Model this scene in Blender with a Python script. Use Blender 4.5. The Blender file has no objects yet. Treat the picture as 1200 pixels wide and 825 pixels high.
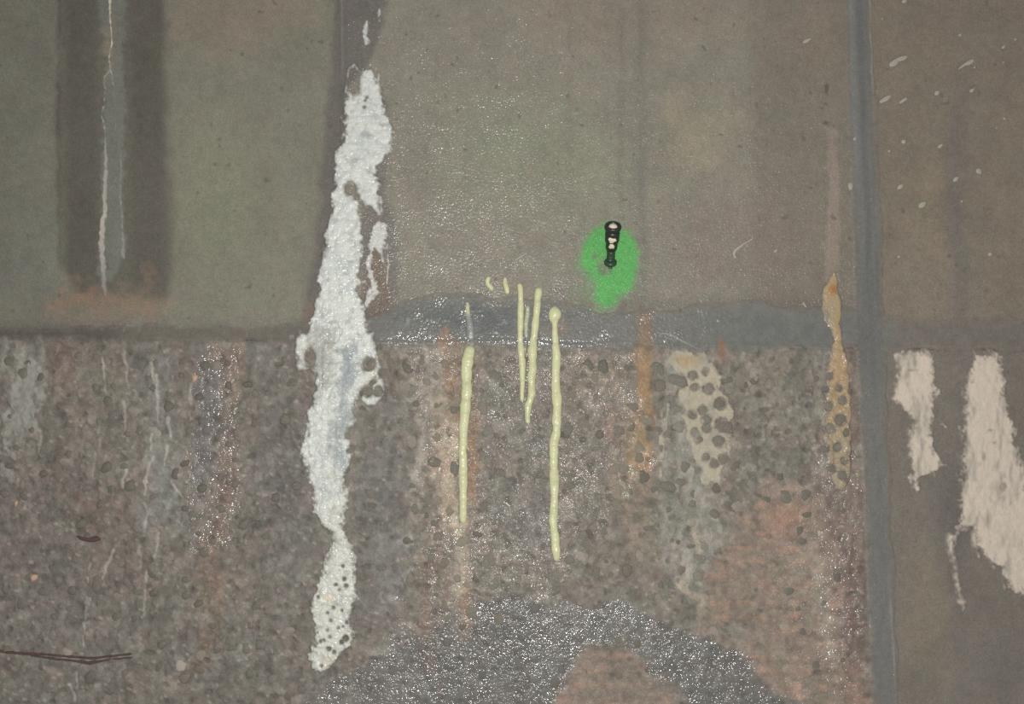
import bpy, math, random
import numpy as np
from mathutils import Vector, Matrix

# ------------------------------------------------------------------ camera, light, exposure
sc = bpy.context.scene
COL = sc.collection
W, H, F = 1200.0, 825.0, 1250.0            # frame, focal length in pixels of a 1200 wide frame
DIST = 1.50                                # metres from lens to wall
PITCH = math.radians(6.0)                  # the lens looks slightly up the wall
CAM = Vector((0.0, -DIST * math.cos(PITCH), -DIST * math.sin(PITCH)))
cd = bpy.data.cameras.new('camera')
cd.sensor_width = 36.0
cd.lens = 36.0 * F / W
cd.clip_start = 0.01
cam = bpy.data.objects.new('camera', cd)
cam.location = CAM
cam.rotation_euler = (math.pi / 2 + PITCH, 0, 0)
COL.objects.link(cam)
sc.camera = cam

world = bpy.data.worlds.new('tunnel_gloom')
world.use_nodes = True
world.node_tree.nodes['Background'].inputs[0].default_value = (1.0, 1.0, 1.0, 1)
world.node_tree.nodes['Background'].inputs[1].default_value = 0.30
sc.world = world

ld = bpy.data.lights.new('phone_flash', 'SPOT')     # the flash beside the lens
ld.energy = 82.0
ld.color = (1.0, 0.985, 0.95)
ld.shadow_soft_size = 0.006
ld.spot_size = math.radians(120)
ld.spot_blend = 0.6
lo = bpy.data.objects.new('phone_flash', ld)
lo.location = CAM + Vector((0.012, 0.0, 0.03))
aim = Vector((0.0, 0.0, 0.03)) - lo.location
lo.rotation_euler = aim.to_track_quat('-Z', 'Y').to_euler()
COL.objects.link(lo)

sc.view_settings.view_transform = 'Standard'
sc.view_settings.look = 'None'
sc.view_settings.gamma = 1.0
sc.view_settings.use_curve_mapping = False
sc.view_settings.exposure = 0.0
sc.cycles.use_denoising = False
sc.cycles.max_bounces = 4

# ------------------------------------------------------------------ pixel <-> wall helpers
R = Matrix.Rotation(math.pi / 2 + PITCH, 3, 'X')
RN = np.array(R)
CN = np.array(CAM)

def unproject(u, v, y=0.0):
    """points with world Y = y seen at pixel (u, v) of the 1200 x 825 frame"""
    u = np.asarray(u, float); v = np.asarray(v, float)
    d = np.stack([(u - W / 2) / F, (H / 2 - v) / F, -np.ones_like(u)], -1) @ RN.T
    t = (y - CN[1]) / d[..., 1]
    return CN + d * t[..., None]

def project(P):
    q = (np.asarray(P) - CN) @ RN
    return W / 2 + F * q[..., 0] / -q[..., 2], H / 2 - F * q[..., 1] / -q[..., 2]

PX = DIST / F                               # metres per pixel, about 1.2 mm

# ------------------------------------------------------------------ noise toolbox (numpy)
_rs = np.random.RandomState(7)
TAB = _rs.rand(64, 256, 256).astype(np.float32)

def vn(u, v, s, seed=0, sv=None):
    """value noise 0..1, feature size s (sv vertically)"""
    sv = sv or s
    x = u / s + 31.7 * seed; y = v / sv + 17.3 * seed
    ix = np.floor(x).astype(np.int64); iy = np.floor(y).astype(np.int64)
    fx = x - ix; fy = y - iy
    fx = fx * fx * (3 - 2 * fx); fy = fy * fy * (3 - 2 * fy)
    t = TAB[seed % 64]
    a = ix & 255; b = iy & 255; a1 = (ix + 1) & 255; b1 = (iy + 1) & 255
    return (t[a, b] * (1 - fx) + t[a1, b] * fx) * (1 - fy) + (t[a, b1] * (1 - fx) + t[a1, b1] * fx) * fy

def fb(u, v, s, seed=0, o=3, sv=None):
    """fractal noise -1..1"""
    r = 0; a = 1; n = 0
    sv = sv or s
    for k in range(o):
        r = r + a * (vn(u, v, s, seed + 11 * k, sv) * 2 - 1); n += a
        a *= .55; s *= .5; sv *= .5
    return r / n * 1.5

def worley(u, v, s, seed=0, sv=None):
    """distance (in cells) to nearest scattered point, and its random id"""
    sv = sv or s
    x = u / s; y = v / sv
    ix = np.floor(x).astype(np.int64); iy = np.floor(y).astype(np.int64)
    best = np.full(x.shape, 9.0); rid = np.zeros(x.shape)
    for dx in (-1, 0, 1):
        for dy in (-1, 0, 1):
            a = (ix + dx) & 255; b = (iy + dy) & 255
            px = ix + dx + .15 + .7 * TAB[seed % 64][a, b]
            py = iy + dy + .15 + .7 * TAB[(seed + 1) % 64][a, b]
            d = np.hypot(x - px, y - py)
            m = d < best
            best = np.where(m, d, best); rid = np.where(m, TAB[(seed + 2) % 64][a, b], rid)
    return best, rid

def ss(x, a=0.0, b=1.0):
    t = np.clip((x - a) / (b - a), 0, 1)
    return t * t * (3 - 2 * t)

def span(u, v, rows):
    """signed pixel distance (+ inside) to a shape given as rows (v, left, right)"""
    r = np.array(rows, float)
    L = np.interp(v, r[:, 0], r[:, 1]); Rr = np.interp(v, r[:, 0], r[:, 2])
    return np.minimum(np.minimum(u - L, Rr - u), np.minimum(v - r[0, 0], r[-1, 0] - v))

def ell(u, v, cu, cv, ru, rv):
    return (1 - np.hypot((u - cu) / ru, (v - cv) / rv)) * min(ru, rv)

def path(u, v, pts):
    """signed distance to a stroke: pts (u, v, half width)"""
    best = np.full(np.shape(u), -1e3)
    for (a, b, r0), (c, d, r1) in zip(pts[:-1], pts[1:]):
        L2 = (c - a) ** 2 + (d - b) ** 2 + 1e-6
        t = np.clip(((u - a) * (c - a) + (v - b) * (d - b)) / L2, 0, 1)
        best = np.maximum(best, r0 + (r1 - r0) * t - np.hypot(u - a - t * (c - a), v - b - t * (d - b)))
    return best

def srgb(c):
    c = np.asarray(c, float) / 255.0
    return np.where(c <= .04045, c / 12.92, ((c + .055) / 1.055) ** 2.4)

def mix(col, c, m):
    c = srgb(c) if not isinstance(c, np.ndarray) else c
    m = np.clip(m, 0, 1)[..., None]
    return col * (1 - m) + c * m

# ------------------------------------------------------------------ stones set in the rough lower concrete
PEB = [(772,433,10),(775,452,9),(741,451,6),(795,447,10),(812,440,6),(827,435,5),(814,454,5),(830,456,7),(784,467,5),
 (844,473,8),(772,473,7),(740,477,9),(811,486,6),(823,481,6),(827,492,7),(828,502,6),(759,493,8),(772,504,6),(762,512,6),
 (749,526,8),(774,526,4),(750,536,7),(774,543,6),(846,498,9),(853,501,8),(842,518,7),(814,507,6),(818,515,5),(827,536,5),
 (837,543,6),(848,538,7),(817,551,6),(803,547,6),(796,500,8),(782,510,6),(795,480,7),(783,570,7),(797,565,6),(811,580,7),
 (812,590,7),(719,550,6),(733,550,7),(731,562,7),(739,577,7),(722,592,6),(739,500,6),(725,505,8),(666,526,6),(669,462,7),
 (697,468,8),(666,503,7),(685,498,9),(630,533,4),(697,443,5),(972,441,5),(956,444,4),(967,456,5),(983,455,5),(987,469,6),
 (971,477,6),(985,492,8),(973,502,6),(992,507,5),(967,526,6),(981,524,6),(989,540,5),(973,550,7),(987,557,6),
 (432,427,7),(450,437,6),(431,458,6),(443,459,5),(410,510,4),
 (512,474,6),(509,442,6),(520,427,6),(510,512,8),(509,542,8),(512,584,8),(527,598,7),(572,541,6),(579,440,7),(566,478,6),
 (500,447,5),(434,579,6),(495,423,5),(560,520,6),(514,629,6),(541,635,6),(521,660,8),(535,678,6),(547,684,6),(575,655,9),
 (579,685,7),(553,718,9),(522,710,7),(481,678,6),(475,659,7),(464,732,6),(504,653,5),(707,644,8),(735,669,7),(727,659,5),
 (654,672,8),(698,674,7),(763,697,6),(811,639,6),(826,640,6),(820,655,7),(818,677,7),(798,668,7),(784,699,6),(773,714,6)]
NAMED = len(PEB)
rnd = random.Random(11)
def crust_zone(u, v):
    return 350 < u < 432 and 390 < v < 790
EXTRA_M, EXTRA_L = [], []
_all = list(PEB)
def scatter(n, box, out, gap, tries=20000):
    for _ in range(tries):
        if len(out) >= n: break
        u = rnd.uniform(box[0], box[2]); v = rnd.uniform(box[1], box[3])
        if crust_zone(u, v): continue
        r = rnd.choice((3.5, 4, 4.5, 5, 5.5, 6, 7))
        if any((u - a) ** 2 + (v - b) ** 2 < (r + c + gap) ** 2 for a, b, c in _all): continue
        if 536 < u < 560 and v < 620 or 600 < u < 662 and v < 660: continue
        out.append((u, v, r)); _all.append((u, v, r))
scatter(185, (436, 418, 992, 812), EXTRA_M, 1.0)
scatter(260, (4, 412, 372, 818), EXTRA_L, 1.5)

def stone_clear(u, v, grow=0.0):
    """distance outside the nearest stone (used to leave the stones bare of lime)"""
    d = np.full(np.shape(u), 99.0)
    umin, umax, vmin, vmax = u.min(), u.max(), v.min(), v.max()
    for a, b, r in PEB:
        if umin - 20 < a < umax + 20 and vmin - 20 < b < vmax + 20:
            d = np.minimum(d, np.hypot(u - a, (v - b)) - r - grow)
    return d

# ------------------------------------------------------------------ joint lines (pixels)
def vC(u): return 392 + 0.0133 * u          # horizontal joint
def uA(v): return 401.0 + 0.012 * v         # left vertical joint
def uB(v): return 1005.0 + 0.040 * v        # right vertical joint
U0, U1, V0, V1 = -1500.0, 2700.0, -1300.0, 1900.0

# ------------------------------------------------------------------ relief of the concrete, millimetres towards the lens
def relief_raw(u, v):
    low = ss(v, 398, 412) * ss(uB(v) - 16 - u, -2, 4)
    h = fb(u, v, 60, 1, 3) * .5 + fb(u, v, 7, 4, 2) * .12
    h = h - .5 * ss(fb(u, v, 9, 9, 2), .95, 1.25)
    wd, wid = worley(u + 3 * fb(u, v, 14, 2, 1), v, 12.5, 21)
    dome = np.sqrt(np.clip(1 - (wd / .55) ** 2, 0, 1)) * (.4 + 1.1 * wid)
    rough = dome * 1.1 + fb(u, v, 22, 6, 3) * 1.3 + fb(u, v, 6, 14, 3) * .8
    pit, pid = worley(u + 4 * fb(u, v, 9, 30, 2), v, 26, 33)
    rough = rough - 1.6 * ss(.18 - pit, 0, .12) * (pid > .6)
    fd, fid = worley(u - .45 * v + 2 * fb(u, v, 6, 38, 2), v + .25 * u, 11, 39)
    rough = rough + .9 * ss(.30 - fd, 0, .14) * (fid > .62) - 1.0 * ss(-fb(u, v, 8, 40, 3), .62, .95)
    rip = np.sin(v / 2.35 + 1.2 * fb(u, v, 40, 17, 2)) * .35 + fb(u, v, 16, 19, 2, 7) * .6
    rz = ripple_zone(u, v)
    rough = rough * (1 - .75 * rz) + (rip + .5) * rz
    wz = wet_arc(u, v)
    rough = rough * (1 - .5 * wz)
    return h * (1 - low) + (rough - .6) * low

def ripple_zone(u, v):
    n = 14 * fb(u, v, 40, 23, 3)
    a = ss(span(u, v, [(560, 900, 940), (610, 870, 985), (680, 830, 985), (740, 820, 1000), (780, 880, 1010), (850, 930, 1030)]) + n, -8, 12)
    b = ss(span(u, v, [(755, 680, 730), (775, 665, 765), (850, 640, 800), (900, 640, 800)]) + n, -6, 10)
    return np.maximum(a, b)

def wet_arc(u, v):
    n = 16 * fb(u, v, 34, 25, 4)
    rows = [(700, 590, 720), (715, 545, 750), (735, 520, 800), (755, 478, 845), (775, 430, 875), (795, 385, 900), (825, 350, 930), (900, 300, 960)]
    a = ss(span(u, v, rows) + n, -7, 9)
    hole = ss(span(u, v, [(758, 690, 725), (772, 672, 755), (790, 662, 775), (825, 650, 805), (900, 640, 840)]) + n * .8, -6, 8)
    return a * (1 - .9 * hole)

def edges(u, v):
    """the panel rims sink towards the joints"""
    d = np.minimum(np.abs(u - uA(v)) + 300 * ss(v, 400, 640), np.abs(u - uB(v)))
    d = np.minimum(d, np.abs(v - vC(u)))
    return d

def relief(u, v):
    return relief_raw(u, v) - 1.6 * ss(5.5 - edges(u, v), 0, 4.0)

# ------------------------------------------------------------------ colour of the concrete, its stains, and where water films it
def blob(u, v, cu, cv, ru, rv, soft=.5, n=0.0):
    return ss(1 - np.hypot((u - cu) / ru, (v - cv) / rv) + n, 0, soft)

def wall_colour(u, v):
    shp = np.shape(u)
    n60 = fb(u, v, 60, 3, 4); n25 = fb(u, v, 25, 5, 3); n8 = fb(u, v, 8, 8, 2); st = fb(u, v, 10, 12, 3, 90); stw = fb(u, v, 22, 13, 3, 160)
    n3 = fb(u, v, 3.2, 15, 2)
    col = np.empty(shp + (3,)); col[:] = srgb((124, 119, 107))
    A = ss(uA(v) - u, -3, 3); Bm = ss(u - uB(v), -3, 3); low = ss(v - vC(u), -3, 3)
    # upper left panel, greenish
    UL = A * (1 - low)
    col = mix(col, (116, 114, 101), UL)
    col = mix(col, (104, 102, 93), UL * ss(90 - u, -20, 40) * .7)
    col = mix(col, (120, 119, 101), UL * blob(u, v, 250, 230, 90, 150, .8) * .7)
    col = mix(col, (124, 112, 99), UL * blob(u, v, 270, 20, 150, 70, .8, n25 * .2) * .6)
    col = mix(col, (108, 110, 100), UL * blob(u, v, 40, 300, 70, 90, .8) * .5)
    # upper middle
    UM = (1 - A) * (1 - Bm) * (1 - low)
    col = mix(col, (121, 121, 104), UM * blob(u, v, 640, 190, 190, 110, .9, n60 * .3) * .8)
    col = mix(col, (134, 126, 108), UM * blob(u, v, 820, 160, 70, 80, .9, n25 * .3) * .8)
    col = mix(col, (112, 104, 94), UM * ss(u, 865, 900) * .8)
    col = mix(col, (128, 117, 105), UM * blob(u, v, 760, 20, 260, 60, .9, n60 * .3) * .6)
    col = mix(col, (116, 104, 96), UM * blob(u, v, 850, 290, 120, 90, .9, n60 * .3) * .6)
    col = mix(col, (122, 112, 98), UM * blob(u, v, 1000 - 45, 60, 40, 80, .9) * .5)
    for c, w, s in ((668, 4, .25), (728, 5, .5), (752, 7, .55), (741, 4, .2), (712, 5, .15)):
        col = mix(col, (100, 97, 90), UM * np.exp(-((u - c - 2 * n25) / w) ** 2) * s * ss(v, -60, 40) * (.7 + .3 * st))
    # right panels, brown and dry
    col = mix(col, (117, 108, 96), Bm)
    col = mix(col, (127, 117, 99), Bm * blob(u, v, 1090, 250, 50, 90, .9, n25 * .3) * .6)
    col = mix(col, (104, 99, 96), Bm * np.exp(-((u - 1125 - 8 * n60) / 14) ** 2) * .6 * ss(v, 60, 140))
    col = mix(col, (106, 100, 94), Bm * low * .7)
    col = mix(col, (116, 108, 93), Bm * low * blob(u, v, 1085, 720, 45, 120, .9, n25 * .2) * .8)
    col = mix(col, (94, 90, 86), Bm * low * blob(u, v, 1120, 600, 40, 70, .8, n25 * .3) * .7)
    col = mix(col, (98, 93, 90), Bm * low * blob(u, v, 1175, 790, 40, 60, .9, n25 * .3) * .6)
    # lower rough concrete
    LL = A * low; LM = (1 - A) * (1 - Bm) * low
    col = mix(col, (112, 106, 98), LL)
    col = mix(col, (115, 109, 99), LM)
    rough = np.maximum(LL, LM)
    col = mix(col, (104, 102, 97), rough * ss(n60, -.3, .7) * .5)
    col = mix(col, (116, 104, 94), rough * ss(n25, .2, .9) * .35)
    col = mix(col, (124, 112, 102), LM * ss(fb(u, v, 50, 27, 3), .1, .9) * ss(760 - v, 0, 200) * .5)
    col = mix(col, (108, 106, 104), LM * blob(u, v, 450, 600, 55, 220, .9, n25 * .3) * .7)
    col = mix(col, (104, 100, 96), LL * blob(u, v, 330, 560, 50, 180, .8, n25 * .3) * .8)
    col = mix(col, (104, 96, 92), LL * blob(u, v, 60, 640, 130, 120, .8, n25 * .4) * .5)
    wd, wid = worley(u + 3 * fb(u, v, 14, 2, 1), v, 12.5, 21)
    col = col * (1 + rough * ((wid - .35) * .34 * ss(.6 - wd, 0, .25) - .10 * ss(wd, .5, .8)))[..., None]  # relief shading put into the colour: bump tones vary, gaps between them darken
    # rough concrete: pale flecks painted as lit bump faces, hollows painted in shade
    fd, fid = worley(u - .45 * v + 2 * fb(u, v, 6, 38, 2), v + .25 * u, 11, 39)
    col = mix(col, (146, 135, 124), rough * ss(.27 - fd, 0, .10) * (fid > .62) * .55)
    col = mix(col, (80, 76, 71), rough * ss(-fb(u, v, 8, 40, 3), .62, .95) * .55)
    for a in ((115, 692, 24, 7), (105, 686, 12, 6), (152, 676, 8, 6), (141, 716, 4, 6), (137, 726, 4, 5), (64, 778, 9, 4), (100, 727, 9, 4), (256, 733, 5, 5), (305, 615, 8, 8), (277, 692, 6, 6), (165, 425, 12, 11), (190, 433, 8, 7), (192, 466, 7, 7), (128, 495, 11, 9)):
        col = mix(col, (84, 83, 79), rough * ss(ell(u, v, *a) + 3 * fb(u, v, 6, 41, 3), -1, 3) * .6)
    # warm ripple zones
    rz = ripple_zone(u, v) * LM
    col = mix(col, (132, 116, 103), rz * .6)
    col = mix(col, (156, 126, 108), rz * ss(np.sin(v / 2.6 + 1.6 * fb(u, v, 30, 17, 2)) * .35 + fb(u, v, 14, 19, 3, 8), .1, 1.2) * .65)
    col = mix(col, (136, 108, 92), rz * blob(u, v, 925, 608, 60, 30, .9, n25 * .5) * .6)
    col = mix(col, (118, 116, 110), rz * blob(u, v, 860, 740, 40, 30, .9, n25 * .4) * .5)
    # wet dark film
    wa = wet_arc(u, v) * LM
    wa = np.maximum(wa, wet_arc(u, v) * LL * .7)
    col = mix(col, (96, 94, 90), wa * .85)
    # dark wet band on the upper left panel, seeping past the crack
    s = ss(span(u, v, [(-400, 72, 192), (0, 68, 192), (200, 68, 200), (300, 72, 206), (345, 90, 200), (352, 110, 190)]) + 6 * n25, -8, 10) * UL
    col = mix(col, (88, 84, 76), s * .8)
    col = mix(col, (76, 73, 68), s * ss(span(u, v, [(-400, 76, 112), (120, 78, 115), (335, 76, 118), (345, 90, 110)]) + 3 * n25, -4, 9) * .5)
    col = mix(col, (80, 76, 69), s * ss(span(u, v, [(-400, 150, 182), (340, 152, 196)]) + 3 * n25, -4, 9) * .45)
    col = mix(col, (74, 71, 64), s * np.exp(-((u - 69 - 2 * n8) / 2.5) ** 2) * .7)
    col = mix(col, (116, 118, 110), ss(span(u, v, [(-400, 114, 147), (20, 114, 148), (55, 123, 146), (140, 121, 148), (210, 118, 146), (290, 120, 149), (320, 112, 140), (332, 116, 130)]) + 3 * n8, -2, 5) * UL * .55)
    col = mix(col, (126, 114, 98), blob(u, v, 126, 50, 12, 40, .8, n8 * .3) * UL * .5)
    col = mix(col, (128, 106, 88), UL * blob(u, v, 112, 354, 100, 27, .95, n25 * .5 + n8 * .22) * .75)
    col = mix(col, (120, 99, 84), UL * blob(u, v, 176, 322, 14, 18, .9, n8 * .4) * .5)
    col = mix(col, (122, 110, 99), UL * blob(u, v, 110, 374, 120, 16, .9, n25 * .4) * .8)
    # dark run along the left joint, top
    s = ss(span(u, v, [(-400, 388, 456), (0, 388, 455), (60, 388, 442), (100, 386, 416), (170, 378, 412), (250, 372, 400), (330, 360, 380), (380, 352, 372)]) + 5 * n25, -5, 7)
    col = mix(col, (94, 89, 86), s * (1 - low) * .8)
    s = ss(span(u, v, [(120, 440, 458), (220, 430, 450), (260, 420, 462), (345, 425, 470), (350, 430, 460)]) + 4 * n25, -5, 6)
    col = mix(col, (100, 96, 92), s * (1 - low) * .7)
    col = mix(col, (112, 96, 84), ss(span(u, v, [(290, 436, 442), (310, 432, 455), (350, 425, 458), (385, 432, 456)]) + 3 * n8, -3, 5) * .85)
    col = mix(col, (112, 96, 84), ss(span(u, v, [(345, 366, 368), (360, 356, 368), (385, 352, 366)]) + 3 * n8, -3, 5) * .6 * A)
    # edge grime above / below the horizontal joint
    col = mix(col, (90, 84, 78), np.exp(-((v - vC(u) + 4 + 3 * n25) / 7) ** 2) * .75 * (1 - Bm))
    col = mix(col, (96, 90, 83), UM * ss(v + 14 * n25, 335, 365) * .6)
    col = mix(col, (98, 92, 86), UL * ss(v + 10 * n25, 368, 388) * .5)
    # vertical pale run left of the right joint
    col = mix(col, (134, 122, 110), UM * ss(span(u, v, [(150, 968, 980), (230, 970, 984), (330, 966, 984)]) + 2 * n8, -3, 3) * .7)
    col = mix(col, (86, 78, 74), UM * ss(ell(u, v, 968, 104, 4, 12) + 2 * n8, 0, 2) * .9)
    col = mix(col, (86, 78, 74), UM * ss(ell(u, v, 967, 144, 4, 3) + 1.5 * n8, 0, 2) * .9)
    # overspray of green paint around the packer
    g = blob(u, v, 713, 312, 50, 64, .75, n8 * .15)
    col = mix(col, (94, 124, 84), g * UM * .75)
    col = mix(col, (106, 120, 92), blob(u, v, 692, 348, 36, 32, .9, n8 * .2) * UM * .6)
    # ------- runs below the joint, lower panels
    streak = .5 + .5 * st
    brk = np.clip(.62 + .55 * fb(u, v, 9, 29, 4, 22), 0, 1)
    def run(col, rows, c, k, soft=5, nn=5):
        return mix(col, c, ss(span(u, v, rows) + 1.3 * nn * fb(u, v, 9, 31, 4, 16), -soft, soft * 1.6) * low * k * brk)
    col = run(col, [(400, 495, 560), (440, 490, 562), (520, 488, 560), (600, 498, 560), (700, 520, 556), (750, 535, 550)], (136, 122, 110), .7)
    col = run(col, [(398, 512, 542), (470, 520, 540), (520, 505, 538), (600, 520, 536), (625, 500, 540)], (146, 118, 92), .7)
    col = run(col, [(455, 546, 556), (500, 546, 562), (560, 548, 562), (590, 546, 556)], (142, 112, 82), .85, 4, 3)
    col = run(col, [(410, 500, 520), (520, 488, 500), (560, 480, 496), (640, 474, 484)], (160, 155, 144), .65, 5, 7)
    col = run(col, [(455, 502, 524), (520, 500, 538), (560, 508, 540), (620, 512, 545)], (168, 158, 140), .6, 5, 9)
    col = run(col, [(600, 528, 548), (690, 530, 552), (700, 532, 548)], (166, 156, 136), .7, 4, 5)
    col = run(col, [(690, 540, 552), (735, 538, 552)], (142, 112, 84), .55, 4, 4)
    col = run(col, [(640, 488, 520), (780, 490, 512)], (120, 96, 84), .45, 8, 8)
    col = run(col, [(398, 745, 766), (430, 746, 770), (490, 742, 768), (530, 730, 768), (560, 738, 762)], (158, 128, 90), .8, 4, 5)
    col = run(col, [(470, 700, 745), (540, 715, 770), (620, 720, 770), (660, 740, 765)], (144, 124, 106), .5, 10, 10)
    col = run(col, [(400, 662, 740), (440, 665, 742), (470, 670, 730)], (136, 120, 104), .5, 8, 8)
    col = run(col, [(400, 785, 800), (470, 776, 800), (560, 766, 832), (640, 775, 850), (690, 785, 810)], (146, 144, 134), .8, 5, 9)
    col = run(col, [(540, 805, 850), (620, 800, 835), (690, 800, 826)], (140, 136, 126), .6, 6, 9)
    col = run(col, [(600, 806, 812), (640, 812, 822), (650, 816, 822)], (176, 166, 142), .7, 2, 3)
    col = run(col, [(672, 790, 808), (690, 792, 806), (700, 812, 828), (710, 816, 826), (740, 816, 824)], (170, 156, 138), .7, 3, 5)
    col = run(col, [(405, 838, 856), (430, 842, 856)], (126, 96, 78), .6, 4, 4)
    col = run(col, [(430, 955, 962), (560, 958, 975), (650, 950, 975), (730, 962, 980), (790, 966, 982)], (146, 136, 124), .6, 5, 7)
    col = run(col, [(400, 985, 1010), (900, 985, 1022)], (120, 96, 88), .5, 6, 6)
    col = run(col, [(400, 598, 640), (560, 600, 650), (660, 610, 650)], (104, 100, 98), .4, 8, 8)
    col = run(col, [(560, 950, 985), (700, 975, 1012), (760, 985, 1016)], (108, 88, 84), .6, 6, 8)
    # lower left runs
    col = run(col, [(400, -20, 50), (440, 8, 56), (490, 4, 48), (530, 0, 20), (560, 0, 12)], (142, 141, 133), .75, 4, 12)
    col = run(col, [(400, 52, 92), (450, 56, 84), (480, 66, 80)], (104, 84, 78), .6, 6, 8)
    col = run(col, [(400, 112, 145), (430, 118, 150), (470, 114, 150)], (118, 112, 96), .5, 6, 8)
    col = run(col, [(412, 180, 205), (500, 172, 205), (560, 165, 215), (620, 160, 215)], (132, 133, 128), .6, 5, 11)
    col = run(col, [(400, 228, 290), (450, 230, 285), (520, 225, 282), (600, 220, 275), (640, 225, 250)], (112, 104, 102), .5, 5, 8)
    col = run(col, [(400, 240, 288), (425, 255, 290), (470, 258, 284)], (134, 114, 96), .6, 5, 9)
    col = run(col, [(470, 268, 284), (540, 250, 280), (610, 248, 276), (640, 228, 262), (720, 224, 264), (790, 220, 250)], (120, 99, 84), .6, 5, 8)
    col = run(col, [(430, 232, 262), (520, 226, 250), (560, 230, 260)], (96, 97, 98), .6, 6, 9)
    col = run(col, [(560, 60, 130), (600, 70, 150), (700, 100, 160)], (114, 98, 90), .4, 9, 9)
    for (a, b, c_, d, k) in ((122,420,124,460,.6),(147,412,150,455,.5),(146,470,145,505,.55),(176,425,186,470,.6),(184,440,185,495,.7),
                             (198,490,200,512,.75),(178,508,178,527,.8),(178,535,172,560,.75),(171,560,170,580,.75),(197,522,193,545,.75),
                             (170,590,170,618,.6),(148,548,143,572,.75),(202,565,213,582,.7),(224,450,224,492,.5),(116,500,116,520,.4),
                             (112,530,108,560,.35),(135,640,118,680,.6),(185,625,180,660,.6),(163,640,165,665,.4),(172,670,167,715,.6),
                             (102,700,100,725,.5),(98,730,97,757,.6),(106,660,103,682,.5),(90,788,89,806,.6),(80,802,88,822,.6),(47,505,46,530,.5)):
        col = mix(col, (160, 155, 145), ss(path(u + 2.0 * fb(u, v, 12, 37, 2), v, [(a, b, 1.9), (c_, d, 1.2)]), -.6, 1.0) * k * low)
    # crack-fed smear of dark grey along the horizontal joint, darker hollows, grain
    col = col * (1 + (.05 * n60 + .05 * n25 + .05 * n8 + .05 * n3 + .02 * stw) + rough * (.10 * n8 + .16 * fb(u, v, 6, 14, 3) + .08 * n25) + .05 * fb(u, v, 2.2, 28, 2))[..., None]  # rough tone follows the relief noise, painting in its light and shade
    hue = .6 * fb(u, v, 7, 61, 2) + .5 * fb(u, v, 18, 62, 2)
    col = col * (1 + (.035 + .02 * rough)[..., None] * hue[..., None] * np.array((1.0, -.5, .1)))
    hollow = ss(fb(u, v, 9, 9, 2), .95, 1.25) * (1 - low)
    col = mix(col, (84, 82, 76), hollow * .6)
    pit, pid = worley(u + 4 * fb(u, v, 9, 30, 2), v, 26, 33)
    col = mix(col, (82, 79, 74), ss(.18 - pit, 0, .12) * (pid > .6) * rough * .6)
    # water film
    wet = np.full(shp, .05)
    wet = np.maximum(wet, UM * ss(850 - u, 0, 300) * (.55 + .2 * n25))
    wet = np.maximum(wet, UM * .30)
    wet = np.maximum(wet, wa * 1.0)
    mid = ss(span(u, v, [(396, 480, 760), (430, 490, 765), (540, 480, 760), (640, 490, 700), (720, 480, 640), (760, 470, 600)]) + 30 * n25, -20, 25) * LM
    wet = np.maximum(wet, mid * (.62 + .3 * n25))
    wet = np.maximum(wet, ss(span(u, v, [(400, 232, 286), (640, 218, 276), (650, 222, 240)]) + 8 * n25, -5, 8) * LL * .95)
    wet = np.maximum(wet, ss(span(u, v, [(520, 950, 1004), (825, 960, 1024)]) + 8 * n25, -5, 10) * .8 * LM)
    wet = np.maximum(wet, rz * ss(u, 860, 930) * .35)
    wet = np.maximum(wet, UL * blob(u, v, 140, 382, 120, 12, .9, n25 * .4) * .4)
    wet = wet * (.5 + .6 * ss(fb(u, v, 11, 63, 3), -.7, .6)) * (1 - wa) + wa * (.70 + .35 * ss(fb(u, v, 30, 63, 3), -.6, .5))
    return np.clip(col, 0.004, 1), np.clip(wet, 0, 1)

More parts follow.
